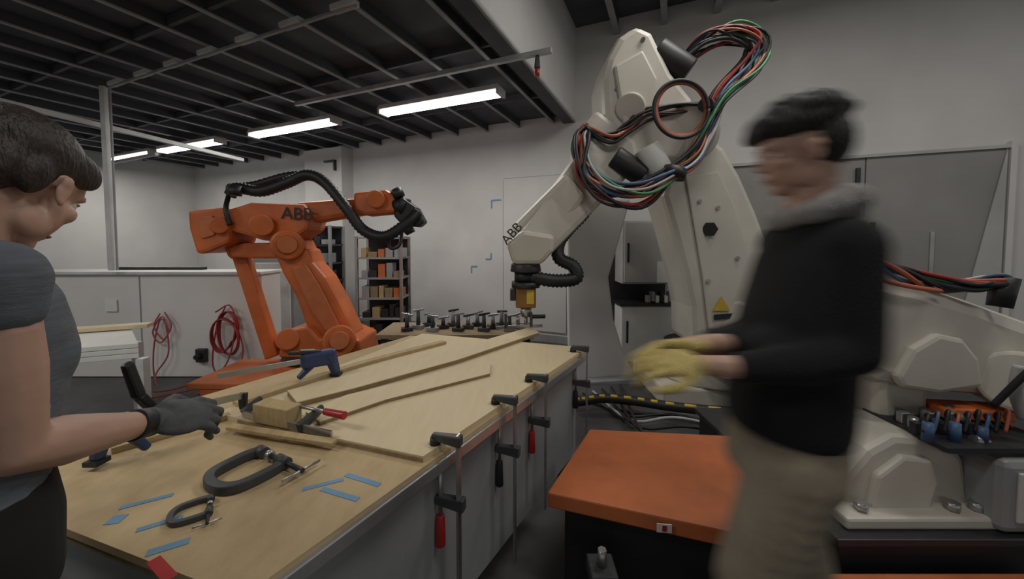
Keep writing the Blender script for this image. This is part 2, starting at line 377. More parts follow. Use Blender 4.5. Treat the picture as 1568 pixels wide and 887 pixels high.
tube('cable_loop_small',[S(612,345,Y-.15),S(596,362,Y-.15),S(598,380,Y-.15),S(612,375,Y-.15),S(616,350,Y-.1)],.014,M_black)
tube('dress_pack_hose',[S(352,300,Y-.15),S(362,288,Y-.12),S(400,293,Y-.15),S(440,280,Y-.15),S(470,268,Y-.15),S(498,280,Y-.15),S(530,318,Y-.2),S(556,352,Y-.2),S(590,362,Y-.2),S(625,340,Y-.15),S(640,325,Y-.1)],.042,M_black,k=14,ribs=.18)
tube('dress_pack_hose_2',[S(350,288,Y),S(390,284,Y),S(440,270,Y),S(480,268,Y)],.035,M_black,k=14,ribs=.18)
cyl('hose_bracket',S(360,300,Y-.2),S(360,285,Y-.2),.05,.05,M_black)
tube('cable_rear',[S(350,300,Y-.1),S(346,320,Y-.2),S(352,345,Y-.2)],.02,M_black)
text('logo_text','ABB',S(430,335,Y-.175),.15,M_black,(math.radians(90),math.radians(3),0))
# ---------------- white main robot ----------------
G('industrial_robot_arm')
Y=3.35
prismv('base_plinth',[(.93+.35,3.1,0),(2.35,3.1,0),(2.35,3.9,0),(1.28,3.9,0)],(0,0,.16),M_cream,bevel=.02)
cyl('base_turntable',(1.85,3.5,.16),(1.85,3.5,.40),.46,.42,M_cream,40,bevel=.02)
cyl('base_ring',(1.85,3.5,.40),(1.85,3.5,.45),.38,.38,M_dark,40)
prism('lower_arm',[(1022,262),(1035,215),(1070,195),(1110,225),(1135,268),(1160,325),(1182,385),(1192,450),(1190,530),(1060,530),(1058,470),(1048,420),(1030,350),(1015,300)],Y,.45,M_cream,bevel=.05)
prism('lower_arm_cover',[(1050,270),(1100,262),(1128,320),(1150,400),(1150,500),(1085,505),(1075,420)],Y-.235,.02,M_cream,bevel=.01)
cyl('arm_port',S(1087,351,Y-.27),S(1087,351,Y-.245),.062,.062,M_black,6)
for k,(u,v) in enumerate(((1072,308),(1100,318),(1130,395),(1085,430),(1140,470))): cyl('bolt_%d'%k,S(u,v,Y-.265),S(u,v,Y-.24),.016,.016,M_steel,12)
prismv('warning_label',[S(1092,476,Y-.26),S(1118,476,Y-.26),S(1105,454,Y-.26)],(0,.008,0),M_yel)
prismv('warning_plate',[S(1094,490,Y-.26),S(1122,488,Y-.26),S(1122,480,Y-.26),S(1094,482,Y-.26)],(0,.008,0),M_dark)
cyl('shoulder_joint',S(1120,520,Y-.3),S(1120,520,Y+.3),.33,.33,M_cream,40,bevel=.03)
Ye=3.0
cyl('elbow_joint',S(1052,205,Ye-.22),S(1052,205,Ye+.5),.22,.22,M_cream,36,bevel=.03)
prism('elbow_housing',[(930,88),(948,55),(975,36),(1000,48),(1030,110),(1062,150),(1068,200),(1035,262),(1000,272),(960,240),(925,180),(922,120)],Ye,.42,M_cream,bevel=.05)
prism('housing_rib',[(940,100),(985,75),(1008,120),(990,190),(955,190)],Ye-.22,.05,M_cream,bevel=.02)
cyl('gear_cover',S(965,165,Ye-.27),S(965,165,Ye-.2),.10,.11,M_cream,36,bevel=.01)
cyl('elbow_motor',S(1005,80,Ye-.1),S(1055,110,Ye-.15),.11,.10,M_black,28,bevel=.01)
cyl('wrist_drive_motor',S(940,240,Ye-.25),S(985,270,Ye-.28),.085,.08,M_black,24,bevel=.01)
cyl('wrist_drive_cap',S(990,225,Ye-.3),S(1010,262,Ye-.3),.09,.09,M_paper,24,bevel=.01)
for k,(u,v) in enumerate(((945,135),(1010,240),(985,60),(1050,170))): cyl('housing_bolt_%d'%k,S(u,v,Ye-.23),S(u,v,Ye-.2),.016,.016,M_steel,10)
prism('forearm_rear',[(885,205),(915,165),(975,215),(985,262),(940,262),(905,300),(880,290)],2.95,.36,M_cream,bevel=.04)
link('forearm',S(940,228,2.95),S(812,380,2.66),(.44,.34),(.26,.24),M_cream,up=(0,1,0),bevel=.04)
prism('forearm_plate',[(868,262),(900,300),(845,372),(808,390),(775,378),(785,345),(835,295)],2.72,.2,M_cream,bevel=.04)
prism('wrist_head',[(775,372),(800,352),(850,360),(848,385),(830,405),(785,405)],2.62,.24,M_cream,bevel=.03)
p=S(805,403,2.62)
cyl('wrist_flange',p,p-V((0,0,.06)),.10,.11,M_dark,30,bevel=.008); cyl('tool_changer',p-V((0,0,.06)),p-V((0,0,.13)),.08,.08,M_black,30)
cyl('spindle_adapter',p-V((0,0,.13)),p-V((0,0,.17)),.10,.10,M_dark,30)
box('spindle_body',p-V((0,0,.24)),(.14,.12,.14),mat('bronze',(.30,.15,.05),.4,metal=.4),bevel=.01)
box('spindle_yellow',p-V((-.03,.062,.23)),(.05,.01,.10),M_yel); box('spindle_left',p-V((.09,0,.22)),(.04,.1,.08),M_dark,bevel=.005)
cyl('spindle_nose',p-V((0,0,.31)),p-V((0,0,.38)),.045,.03,M_steel); cyl('spindle_bit',p-V((0,0,.38)),p-V((0,0,.44)),.01,.01,M_steel)
text('logo_text','ABB',S(776,376,2.49),.09,M_black,(math.radians(90),math.radians(-48),0))
tube('bellows_hose',[S(905,298,2.72),S(895,325,2.7),S(872,350,2.7),S(856,372,2.68),S(856,395,2.65),S(878,408,2.62),S(882,426,2.6),S(850,430,2.58),S(812,424,2.58)],.042,M_black,k=12,ribs=.18)
HM=[M_green,M_black,M_hred,M_black,M_hor,M_black,M_hblue,M_dark,M_hwhite,M_black,M_hor,M_dark]
bundle('top_loop',[S(1048,92,2.85),S(1080,62,2.8),S(1125,50,2.75),S(1160,68,2.75),S(1150,105,2.75),S(1110,145,2.72),S(1085,195,2.7),S(1060,250,2.65)],.085,.0125,HM,18,loose=.022)
bundle('lower_loop',[S(1085,190,2.72),S(1060,240,2.65),S(1020,270,2.6),S(975,298,2.58),S(925,292,2.58),S(893,262,2.62),S(885,215,2.68),S(895,195,2.8)],.075,.0125,HM,20,loose=.025)
bundle('cross_loop',[S(895,195,2.75),S(930,210,2.7),S(960,200,2.72),S(990,175,2.74),S(1040,165,2.74),S(1095,160,2.75)],.04,.011,[M_black,M_black,M_hor,M_dark],6)
for q in range(3):
    pts=[S(1043+(38+2*q)*math.cos(a),167+(40+2*q)*math.sin(a),2.62-.02*q) for a in [i/20*2*math.pi for i in range(21)]]
    tube('ring_hose_%d'%q,pts,.013,[M_hor,M_hor,M_black][q],k=3)
cyl('hose_clamp',S(1080,160,2.66),S(1092,166,2.80),.05,.05,M_black)
cyl('hose_clamp_2',S(1035,258,2.6),S(1030,272,2.6),.08,.08,M_black)
G('white_machine_guard')
prism('panel',[(868,330),(900,300),(966,305),(948,370),(932,425),(940,490),(955,540),(975,582),(872,592)],3.8,.10,M_wall,bevel=.02)
prism('foot',[(868,588),(978,580),(985,598),(868,604)],3.8,.35,M_grey,bevel=.01)
G('electrical_control_cabinet')
y=4.25; xa=S(958,0,y).x; xb=S(1048,0,y).x
z1=S(0,338,y).z; z2=S(0,435,y).z; z3=S(0,468,y).z
box('dark_gap_sheet',((xa+xb)/2-.03,y+.35,z1/2),(xb-xa+.35,.1,z1),M_dark)  # dark sheet put in for the shade of the gap around the cabinets
box('upper_cabinet',((xa+xb)/2,y+.15,(z1+z2)/2),(xb-xa,.3,z1-z2),M_palegrey,bevel=.01)
box('upper_door',((xa+xb)/2,y-.01,(z1+z2)/2),(xb-xa-.04,.02,z1-z2-.04),M_palegrey,bevel=.006)
box('handle_1',(xa+.06,y-.03,(z1+z2)/2),(.02,.02,.22),M_black); box('label',(xb-.14,y-.022,z2+.14),(.24,.004,.24),M_paper)
box('shelf',((xa+xb)/2,y+.15,z3+.01),(xb-xa+.05,.34,.03),M_dark)
for k in range(7): box('switch_%d'%k,(xa+.32+.05*k,y+.06,z3+.07+.03*(k%2)),(.04,.08,.08+.03*(k%2)),random.choice([M_grey,M_paper,M_black]),bevel=.004)
box('lower_cabinet',((xa+xb)/2,y+.15,z3/2),(xb-xa,.3,z3-.02),M_paper,bevel=.01)
box('handle_2',(xa+.06,y-.03,z3-.3),(.02,.02,.25),M_black); box('side_unit',(xb+.1,y+.1,.45),(.12,.2,.5),M_black,bevel=.01)
G('cable_carrier')
pts=[S(880,640,3.0),S(890,618,3.0),S(925,610,3.0),S(975,625,3.0),S(1030,645,2.9),S(1120,662,2.8)]
pts=[V((p.x,p.y,max(p.z,.1))) for p in pts]
tube('carrier',pts,.038,M_black,k=10)
c=catmull(pts,10)
for k in range(2,len(c)-4,4): tube('dash_%d'%k,[c[k]+V((0,-.022,.028)),c[k+1]+V((0,-.022,.028)),c[k+2]+V((0,-.022,.028))],.014,M_yel,raw=True,n=6)
G('floor_cables')
for k in range(6):
    tube('cable_%d'%k,[V((.55+.1*k,3.3+.05*k,.02)),V((.9,3.0-.12*k,.02+.02*k)),V((1.3,2.9-.1*k+.1*math.sin(k),.02+.02*k)),V((1.9,2.6-.1*k,.02+.02*k))],.011,[M_black,M_dark,M_hwhite,M_black,M_black,M_dark][k],n=6)
# ---------------- workbench ----------------
A=V((-.50,.66,0)); U=V((.521,.853,0)).normalized(); B=V((-1.64,1.02,0)); LN=1.80; ACR=(B-A)
D=A+U*LN; Cc=B+U*LN; ZT=.76
def tp(a,b,z): return A+ACR*a+U*b+V((0,0,z))
def slab(name,a0,a1,b0,b1,z0,z1,m,bevel=0): return prismv(name,[tp(a0,b0,z0),tp(a1,b0,z0),tp(a1,b1,z0),tp(a0,b1,z0)],(0,0,z1-z0),m,bevel)
G('plywood_workbench')
slab('bench_top',0,1,0,LN,ZT-.018,ZT,M_ply2)
slab('bench_top_lower',0.004,1,0.004,LN,ZT-.036,ZT-.018,M_edge)
slab('edge_rail',-.012,.006,0,LN,ZT-.05,ZT-.012,M_alu,bevel=.003)
slab('apron_right',.03,.05,.05,LN-.05,.16,ZT-.036,M_grey)
slab('apron_left',.94,.96,.05,LN-.05,.5,ZT-.036,M_grey)
slab('apron_near',.05,.95,.06,.08,.55,ZT-.036,M_grey)
for k,(a,b) in enumerate(((.07,.08),(.93,.08),(.07,LN-.08),(.93,LN-.08))): box('leg_%d'%k,tp(a,b,(ZT-.036)/2),(.07,.07,ZT-.036),M_dark,rz=math.atan2(U.y,U.x))
G('plywood_sheet')
q=[T(648,699,.778),T(365,640,.778)]
e=tp(-.005,LN+.01,.76)
nl=q[1]+(q[1]-q[0]).normalized()*.12
pts=[q[0],nl,tp(.93,LN+.01,.76),e]
prismv('sheet',[V((p.x,p.y,.7605)) for p in pts],(0,0,.0175),M_ply)
prismv('sheet_edge',[V((p.x,p.y,.7605)) for p in (q[0]-U*.004,q[1]-U*.004,q[1],q[0])],(0,0,.012),M_edge)
ZS=.778
def strip(name,uv,w,h,m=None,z=ZS):
    G(name); c=catmull([T(u,v,z) for u,v in uv],6)
    L=[];R=[]
    for i,p in enumerate(c):
        t=(c[min(i+1,len(c)-1)]-c[max(i-1,0)]).normalized(); n=V((-t.y,t.x,0)); L.append(p+n*w/2);R.append(p-n*w/2)
    prismv('strip',R+L[::-1],(0,0,h),m or M_wood,bevel=.002)
def board(name,uv,h,z=ZS,m=None):
    G(name); pts=[T(u,v,z+h) for u,v in uv]; pts=[V((p.x,p.y,z+.0005)) for p in pts]
    prismv('core',pts,(0,0,h*.85),M_edge); prismv('face',[p+V((0,0,h*.85)) for p in pts],(0,0,h*.15),m or M_ply)
strip('timber_batten',[(352,656),(512,681)],.03,.012,z=ZS)
board('long_plywood_plank',[(440,598),(545,571),(640,551),(720,527),(812,501),(826,509),(760,531),(700,551),(620,573),(540,595),(455,616)],.022,m=M_ply)
board('tapered_plywood_board',[(468,630),(530,605),(600,588),(670,574),(752,556),(750,572),(670,592),(590,612),(490,646)],.014)
strip('timber_batten',[(360,622),(470,586),(560,558),(680,526)],.045,.018)
strip('timber_batten',[(170,694),(352,640)],.03,.02,z=.76)
G('wood_block'); p=T(425,646,ZS); box('block',p+V((0,0,.033)),(.16,.06,.065),M_wood,rz=math.radians(-18),bevel=.003)
G('blue_tape_strips')
for k,(u,v,l,w,an) in enumerate(((555,735,.12,.016,-22),(520,757,.12,.016,-20),(495,742,.1,.015,25),(225,768,.1,.014,30),(245,802,.08,.015,32),(178,796,.03,.03,10),(258,838,.07,.02,30))):
    p=T(u,v,ZT); box('tape_%d'%k,p+V((0,0,.0008)),(l,w,.001),M_bluetape,rz=math.radians(an))
G('red_tape_strip'); p=T(248,872,ZT); box('tape',p+V((0,0,.001)),(.09,.022,.001),M_red,rz=math.radians(-30))
def cclamp(name,cen,ang,sc,z):
    G(name); R=Matrix.Rotation(ang,3,'Z'); z+=.001
    def L(x,y,h=0): return V(cen)+R@V((x*sc,y*sc,0))+V((0,0,z+h))
    prof=[(.07,.055),(.045,.075),(0,.08),(-.07,.07),(-.10,.03),(-.10,-.03),(-.07,-.07),(0,-.08),(.045,-.075),(.07,-.055)]
    c=catmull([V((x,y,0)) for x,y in prof],5); pts=[];inn=[]
    for i,p in enumerate(c):
        t=(c[min(i+1,len(c)-1)]-c[max(i-1,0)]).normalized(); n=V((-t.y,t.x,0)); w=.014
        pts.append(L(*(p+n*w).xy)); inn.append(L(*(p-n*w).xy))
    prismv('frame',pts+inn[::-1],(0,0,.028*sc),M_cast,bevel=.004*sc)
    h=.018*sc
    cyl('anvil',L(.06,.07,h),L(.06,.035,h),.018*sc,.018*sc,M_cast,16)
    cyl('boss',L(.06,-.04,h),L(.06,-.09,h),.018*sc,.018*sc,M_cast,16)
    cyl('screw',L(.06,.0,h),L(.06,-.17,h),.008*sc,.008*sc,M_dark,12); cyl('swivel_pad',L(.06,.012,h),L(.06,-.004,h),.017*sc,.014*sc,M_steel,16)
    cyl('tommy_bar',L(.0,-.165,h),L(.12,-.165,h),.005*sc,.005*sc,M_steel,8)
p=T(385,722,ZT); cclamp('c_clamp',(p.x,p.y,0),math.radians(62),.90,ZT)
p=T(300,785,ZT); cclamp('c_clamp',(p.x,p.y,0),math.radians(35),.45,ZT)
def fclamp(t,hm,barlen=.62,inw=.09,ins=.08,hl=.1):
    G('f_clamp'); e=tp(-.012,t,0); n=-ACR.normalized()
    P=e+n*.03
    top=.80
    link('bar',P+V((0,0,top+.02)),P+V((0,0,top-barlen)),(.024,.008),(.024,.008),M_steel,up=n,bevel=.001)
    link('fixed_jaw',P+n*.01+V((0,0,top+.0)),P-n*inw+V((0,0,top+.002)),(.03,.034),(.02,.02),M_cast,up=(0,0,1),bevel=.004)
    cyl('top_pad',P-n*(inw-.01)+V((0,0,top)),P-n*(inw-.01)+V((0,0,.779)),.016,.018,M_black,16)
    zl=.60
    link('sliding_jaw',P+n*.02+V((0,0,zl)),P-n*(ins)+V((0,0,zl)),(.03,.04),(.02,.028),M_cast,up=(0,0,1),bevel=.004)
    cyl('screw',P-n*ins*.8+V((0,0,zl+.12)),P-n*ins*.8+V((0,0,zl-.06)),.007,.007,M_steel,12)
    cyl('pad',P-n*ins*.8+V((0,0,.722)),P-n*ins*.8+V((0,0,.705)),.017,.014,M_black,16)
    cyl('handle',P-n*ins*.8+V((0,0,zl-.05)),P-n*ins*.8+V((0,0,zl-.05-hl)),.013,.016,hm,14,bevel=.003)
fclamp(.56,M_red,.62); fclamp(.90,M_black,.65); fclamp(1.17,M_red,.6); fclamp(1.70,M_black,.5)
G('f_clamp')
a=T(372,640,ZS)+V((0,0,.015)); b=T(508,672,ZS)+V((0,0,.015))
link('bar',a,b,(.008,.022),(.008,.022),M_steel,up=(0,0,1),bevel=.001)
d=(b-a).normalized(); n=V((-d.y,d.x,0))
link('fixed_jaw',a,a+n*.07+V((0,0,.03)),(.02,.03),(.015,.02),M_cast,up=(0,0,1),bevel=.003)
m_=a.lerp(b,.68); link('sliding_jaw',m_-n*.01,m_+n*.09+V((0,0,.03)),(.02,.035),(.015,.025),M_cast,up=(0,0,1),bevel=.003)
k0=m_+n*.05+V((0,0,.04)); cyl('screw',k0-d*.07,k0+d*.05,.006,.006,M_steel,10); cyl('handle',k0+d*.05,k0+d*.14,.011,.014,M_red,14,bevel=.003)
def quick(a,b,name='quick_grip_clamp',sc=1.0,tail=False):
    G(name); a=V(a);b=V(b); d=(b-a).normalized(); n=V((0,0,1)); 
    link('bar',a,b+d*.05,(.008,.022),(.008,.022),M_steel,up=(0,0,1),bevel=.001)
    link('head_body',b-d*.06*sc,b+d*.06*sc,(.04*sc,.055*sc),(.045*sc,.06*sc),M_blue,up=(0,0,1),bevel=.012)
    link('head_jaw',b+d*.04*sc+n*.02,b+d*.065*sc-n*.085,(.06*sc,.035),(.035*sc,.028),M_blue,up=(1,0,0),bevel=.008)
    link('trigger_grip',b-d*.02*sc-n*.02,b-d*.07*sc-n*.075,(.03,.03),(.022,.022),M_blue,up=(1,0,0),bevel=.008)
    link('head_lever',b+d*.01*sc+n*.03,b-d*.10*sc+n*.045,(.03,.018),(.02,.014),M_black,up=(0,0,1),bevel=.005)
    link('lever_stripe',b-d*.01*sc+n*.042,b-d*.06*sc+n*.05,(.018,.006),(.014,.006),M_grey,up=(0,0,1),bevel=.002)
    box('pad',b+d*.065*sc-n*.088,(.04,.04,.014),M_black)
quick(T(335,618,ZS)+V((0,0,.11)),T(488,582,ZS)+V((0,0,.10)),sc=1.2)
quick(T(330,664,ZT)+V((0,0,.06)),T(188,706,ZT)+V((0,0,.10)),sc=.8)
G('tool_bench')
box('top',(-.45,3.12,.66),(1.25,.45,.035),M_edge,bevel=.004)
for k,(x,y) in enumerate(((-1.02,2.95),(.12,2.95),(-1.02,3.3),(.12,3.3))): box('leg_%d'%k,(x,y,.32),(.05,.05,.64),M_dark)
G('clamps_and_jigs')
for k in range(15):
    x=-.86+.07*k; y=3.02+.09*(k%3); z=.678; h=random.uniform(.05,.12)
    box('jig_base_%d'%k,(x,y,z+.015),(.09,.06,.03),random.choice([M_cast,M_steel,M_dark,M_grey]),rz=random.uniform(-.5,.5),bevel=.003)
    cyl('jig_post_%d'%k,(x,y,z+.03),(x,y,z+.03+h),.018,.014,random.choice([M_steel,M_cast,M_grey]),12)
    link('jig_arm_%d'%k,(x-.04,y,z+.03+h),(x+.05,y,z+.05+h*random.uniform(.6,1.2)),(.02,.02),(.015,.015),random.choice([M_cast,M_steel,M_grey,M_dark,M_steel]),up=(0,0,1),bevel=.003)
G('f_clamp')
a=S(770,505,2.62)
link('bar',(a.x-.05,2.62,.80),(a.x+.28,2.60,.82),(.008,.022),(.008,.022),M_steel,up=(0,0,1),bevel=.001)
link('jaw',(a.x+.02,2.62,.80),(a.x+.02,2.62,.90),(.02,.03),(.02,.03),M_cast,bevel=.003); link('jaw_2',(a.x+.2,2.61,.81),(a.x+.2,2.61,.91),(.02,.03),(.02,.03),M_cast,bevel=.003)
cyl('handle',(a.x+.2,2.61,.88),(a.x+.30,2.60,.885),.014,.014,M_black,12)
# ---------------- orange plate on black stand ----------------
G('orange_surface_plate')
zp=.45
P=[T(838,754,zp),T(903,657,zp),T(1160,669,zp),T(1130,816,zp)]
pts=[V((p.x,p.y,zp-.06)) for p in P]
prismv('plate',pts,(0,0,.06),M_orange2,bevel=.006)
cx=sum(p.x for p in P)/4; cy=sum(p.y for p in P)/4
ins=[V((cx+(p.x-cx)*.86,cy+(p.y-cy)*.86,0.0)) for p in P]
prismv('stand',ins,(0,0,.39),M_black,bevel=.01)
box('tag',T(1015,805,.42)+V((0,-.012,0)),(.05,.003,.03),M_paper,rz=-.1); box('tag_mark',T(1015,805,.42)+V((0,-.014,0)),(.015,.003,.02),M_red,rz=-.1)
G('bolt_block'); p=S(922,850,1.22); box('block',(p.x,1.22,p.z-.06),(.09,.1,.05),M_cast,bevel=.006); cyl('bolt',(p.x,1.22,p.z-.04),(p.x,1.22,p.z+.02),.018,.015,M_steel,6); box('bracket',(p.x,1.22,(p.z-.085)/2),(.05,.05,p.z-.085),M_dark)
# ---------------- right platform and second white robot ----------------
G('machine_platform')
box('deck',(2.30,1.98,.235),(2.05,1.15,.03),M_dark,bevel=.004)
box('frame',(2.30,1.98,.11),(2.0,1.1,.22),M_black)
G('orange_floor_skid'); box('skid',(1.5,1.30,.09),(1.1,.16,.1),M_orange2,bevel=.008)
for k in range(2): box('foot_%d'%k,(1.15+.7*k,1.30,.02),(.1,.14,.04),M_dark)
for k in range(3): cyl('bolt_%d'%k,(1.3+.2*k,1.28,.14),(1.3+.2*k,1.28,.165),.02,.02,M_steel,6)
G('industrial_robot_arm')
prism('base_casting',[(1290,805),(1295,730),(1330,690),(1370,668),(1440,672),(1478,700),(1492,790),(1480,818),(1390,818)],1.72,.36,M_cream,bevel=.03)
prism('base_web',[(1330,800),(1345,730),(1385,700),(1430,705),(1440,740),(1420,800)],1.53,.04,M_cream,bevel=.015)
prismv('base_foot',[(1.35,1.45,.25),(2.05,1.45,.25),(2.2,1.6,.25),(2.15,2.1,.25),(1.35,2.1,.25)],(0,0,.05),M_cream,bevel=.012)
for k,(x,y) in enumerate(((1.83,1.50),(1.93,1.50),(1.98,1.56),(1.45,1.5))): cyl('foot_bolt_%d'%k,(x,y,.30),(x,y,.335),.025,.025,M_steel,6)
prism('turret',[(1350,690),(1345,600),(1360,520),(1410,510),(1428,560),(1425,640),(1440,690)],1.90,.36,M_cream,bevel=.04)
cyl('turret_disc',S(1395,690,1.8)-V((0,0,.02)),S(1395,690,1.8)+V((0,0,.04)),.2,.2,M_cream,36,bevel=.01)
prism('arm',[(1300,430),(1350,422),(1420,438),(1500,462),(1600,498),(1700,540),(1700,690),(1600,640),(1520,612),(1420,604),(1350,590),(1300,565)],1.86,.36,M_cream,bevel=.07)
prism('arm_cover',[(1375,578),(1400,535),(1440,512),(1478,520),(1502,550),(1508,594),(1440,604),(1385,596)],1.67,.05,M_cream,bevel=.02)
cyl('arm_joint',S(1560,585,1.60),S(1560,585,1.75),.13,.15,M_cream,40,bevel=.015)
bundle('arm',[S(1335,402,1.75),S(1375,415,1.72),S(1430,432,1.7),S(1485,440,1.68),S(1525,432,1.66),S(1540,428,1.66)],.045,.011,HM,12,loose=.01)
tube('arm_red_loop',[S(1345,425,1.65),S(1362,432,1.64),S(1400,440,1.64),S(1440,446,1.66)],.011,M_hor)
cyl('connector',S(1540,425,1.66),S(1530,470,1.66),.045,.04,M_black,16)
tube('black_strut',[S(1520,622,1.5),S(1568,575,1.45),S(1620,530,1.42)],.012,M_black)
tube('white_hose',[S(1568,640,1.5),S(1555,600,1.5),S(1562,560,1.5)],.02,M_hwhite)
G('valve_manifold')
box('frame',(S(1500,0,1.75).x,1.80,.41),(.36,.20,.30),M_grey,bevel=.01); box('plate',(S(1500,0,1.62).x,1.62,.585),(.5,.36,.02),M_dark)
for k in range(9):
    x=S(1432+14*k,0,1.55).x; yy=1.5+.09*(k%3); h=random.uniform(.03,.08)
    cyl('valve_%d'%k,(x,yy,.595),(x,yy,.595+h),.02,.018,[M_hblue,M_steel,M_cast][k%3],14)
    box('solenoid_%d'%k,(x+.02,yy+.06,.62),(.04,.03,.05),[M_dark,M_steel,M_hblue][k%3],bevel=.004)
for k in range(9):
    x=S(1425+16*k,0,1.55).x; tube('hose_%d'%k,[V((x,1.5,.63)),V((x+.04,1.52,.69+.01*(k%3))),V((x+.10,1.58,.66)),V((x+.16,1.6,.6))],.006,[M_black,M_hblue,M_black,M_hor,M_dark][k%5],n=6)
cyl('air_cylinder',S(1445,685,1.5),S(1475,690,1.5),.02,.02,M_hblue,16); cyl('air_cylinder_2',S(1490,672,1.5),S(1540,690,1.5),.018,.018,M_steel,16)
box('orange_cover',S(1480,628,1.7),(.28,.12,.05),M_orange,rz=-.15,bevel=.01)
G('grey_junction_box'); p=S(1540,765,1.5)
box('box_body',(p.x+.05,1.52,.405),(.34,.2,.30),M_grey,bevel=.03); box('box_lid',(p.x+.05,1.415,.41),(.24,.012,.20),M_white,bevel=.005)
# ---------------- people ----------------
def frame(fwd,up):
    f=V(fwd).normalized(); r=f.cross(V(up)).normalized(); u=r.cross(f); return Matrix((r,f,u)).transposed()
def head(cen,fwd,up,neckto,sc=1.0,eyes=True,nr=.055):
    R=frame(fwd,up); c=V(cen)
    L=lambda x,y,z: c+R@V((x*sc,y*sc,z*sc))
    b=Blob()
    def e(x,y,z,rx,ry,rz,sub=3): b.ell(L(x,y,z),(rx*sc,ry*sc,rz*sc),R,sub)
    e(0,-.012,.035,.074,.094,.082); e(0,.030,-.03,.058,.060,.072); e(0,.045,.03,.060,.045,.05)
    e(0,.055,-.088,.026,.028,.022); 
    for s in(-1,1):
        e(s*.045,.01,-.065,.016,.035,.03); e(s*.038,.058,-.022,.022,.024,.02); e(s*.03,.078,.022,.022,.011,.008)
        e(s*.011,.096,-.030,.008,.009,.006,2)
        e(s*.076,-.006,-.008,.006,.015,.026); e(s*.080,-.012,.006,.005,.012,.013); e(s*.077,-.002,-.030,.005,.008,.009)
    b.chain([(L(0,.084,.012),.007*sc),(L(0,.103,-.022),.009*sc)]); e(0,.100,-.026,.010,.011,.008,2)
    e(0,.084,-.053,.022,.012,.007,2); e(0,.082,-.066,.020,.012,.008,2)
    b.chain([(L(0,-.03,-.05),nr*sc),(V(neckto),nr*1.15*sc)])
    b.done('head_and_neck',M_skin,.0045,3)
    if eyes:
        for s in(-1,1):
            b=Blob(); b.ell(L(s*.031,.072,.003),(.0125*sc,)*3); b.done('eye_white_%d'%(s+2),M_eyew,.002,1)
            b=Blob(); b.ell(L(s*.031,.081,.003),(.0055*sc,)*3); b.done('iris_%d'%(s+2),M_hair,.0015,1)
            b=Blob(); b.chain([(L(s*.018,.086,.009),.0035),(L(s*.031,.086,.012),.004),(L(s*.042,.078,.009),.0035)]); b.done('eyelid_%d'%(s+2),M_skin,.002,1)
            b=Blob(); b.chain([(L(s*.018,.090,.026),.0035),(L(s*.044,.081,.027),.0028)]); b.done('eyebrow_%d'%(s+2),M_hair,.002,1)
    b=Blob(); b.chain([(L(-.018,.089,-.060),.0035),(L(0,.094,-.059),.0048),(L(.018,.089,-.060),.0035)]); b.done('lips',M_lip,.002,1)
    return L,R
def n_of(d,s,n):
    q=d.cross(s)
    if abs(q.dot(n))<=1e-6: q=n
    elif q.dot(n)<0: q=-q
    return q.normalized()
def hand(wrist,fwd,back,m,side=1,curl=(35,45,30),spread=.0,sc=1.0,thumb_in=.6,name='hand'):
    f=V(fwd).normalized(); s=f.cross(V(back)).normalized(); n=s.cross(f).normalized(); s=s*side; w=V(wrist)
    R=Matrix((s,f,n)).transposed()
    b=Blob()
    b.chain([(w-f*.03*sc,.026*sc),(w+f*.01*sc,.026*sc)],(1,1,.8))
    b.ell(w+f*.048*sc,(.041*sc,.052*sc,.017*sc),R); b.ell(w+f*.03*sc+s*.02*sc-n*.008*sc,(.018*sc,.032*sc,.015*sc),R)
    for k,(off,ln,rr) in enumerate(((.030,.075,.0098),(.010,.085,.0102),(-.010,.078,.0098),(-.029,.060,.0088))):
        p=w+f*(.088-.006*abs(k-1))*sc+s*off*sc; d=f+s*spread*(1.5-k); d.normalize(); pr=[(w+f*.05*sc+s*off*.8*sc,rr*1.1*sc),(p,rr*1.1*sc)]
        for j,fr in enumerate((.45,.30,.25)):
            a=math.radians(curl[j]*(1+.08*k)); d=d*math.cos(a)-n_of(d,s,n)*math.sin(a)
            p=p+d*ln*fr*sc; pr.append((p,rr*(1-.08*(j+1))*sc))
        b.chain(pr)
    t0=w+f*.02*sc+s*.025*sc-n*.004*sc; t1=t0+(s*.75+f*.8-n*.2).normalized()*.042*sc; t2=t1+(f*.9+s*(.35-thumb_in*.4)-n*thumb_in).normalized()*.034*sc; t3=t2+(f*.8-s*thumb_in*.5-n*thumb_in).normalized()*.027*sc
    b.chain([(t0,.014*sc),(t1,.0125*sc),(t2,.011*sc),(t3,.009*sc)])
    b.done(name,m,.0035,2)
# --- man, walking past to the left, reaching with gloved hands ---
MAN=G('walking_man')
hc=V((.785,1.03,1.66)); hf=(-.93,.26,-.18)
L,R=head(hc,hf,(-.05,0,1),(.83,1.05,1.46),1.0)
b=Blob(); b.ell(L(0,-.055,.02),(.084,.07,.085),R); b.ell(L(0,-.01,.075),(.092,.115,.062),R); b.ell(L(0,-.03,.10),(.085,.095,.055),R)
b.ell(L(0,.075,.085),(.068,.04,.034),R); b.ell(L(.03,.095,.068),(.03,.022,.022),R); b.ell(L(-.03,.093,.07),(.03,.022,.022),R)
rr=random.Random(3)
for k in range(46):
    th=rr.uniform(0,2*math.pi); ph=rr.uniform(.15,1.25)
    b.ell(L(.088*math.sin(ph)*math.cos(th),-.02+.112*math.sin(ph)*math.sin(th),.055+.085*math.cos(ph)),(rr.uniform(.014,.026),)*3,None,2)
b.done('short_messy_hair',M_hair2,.005,4)
b=Blob()
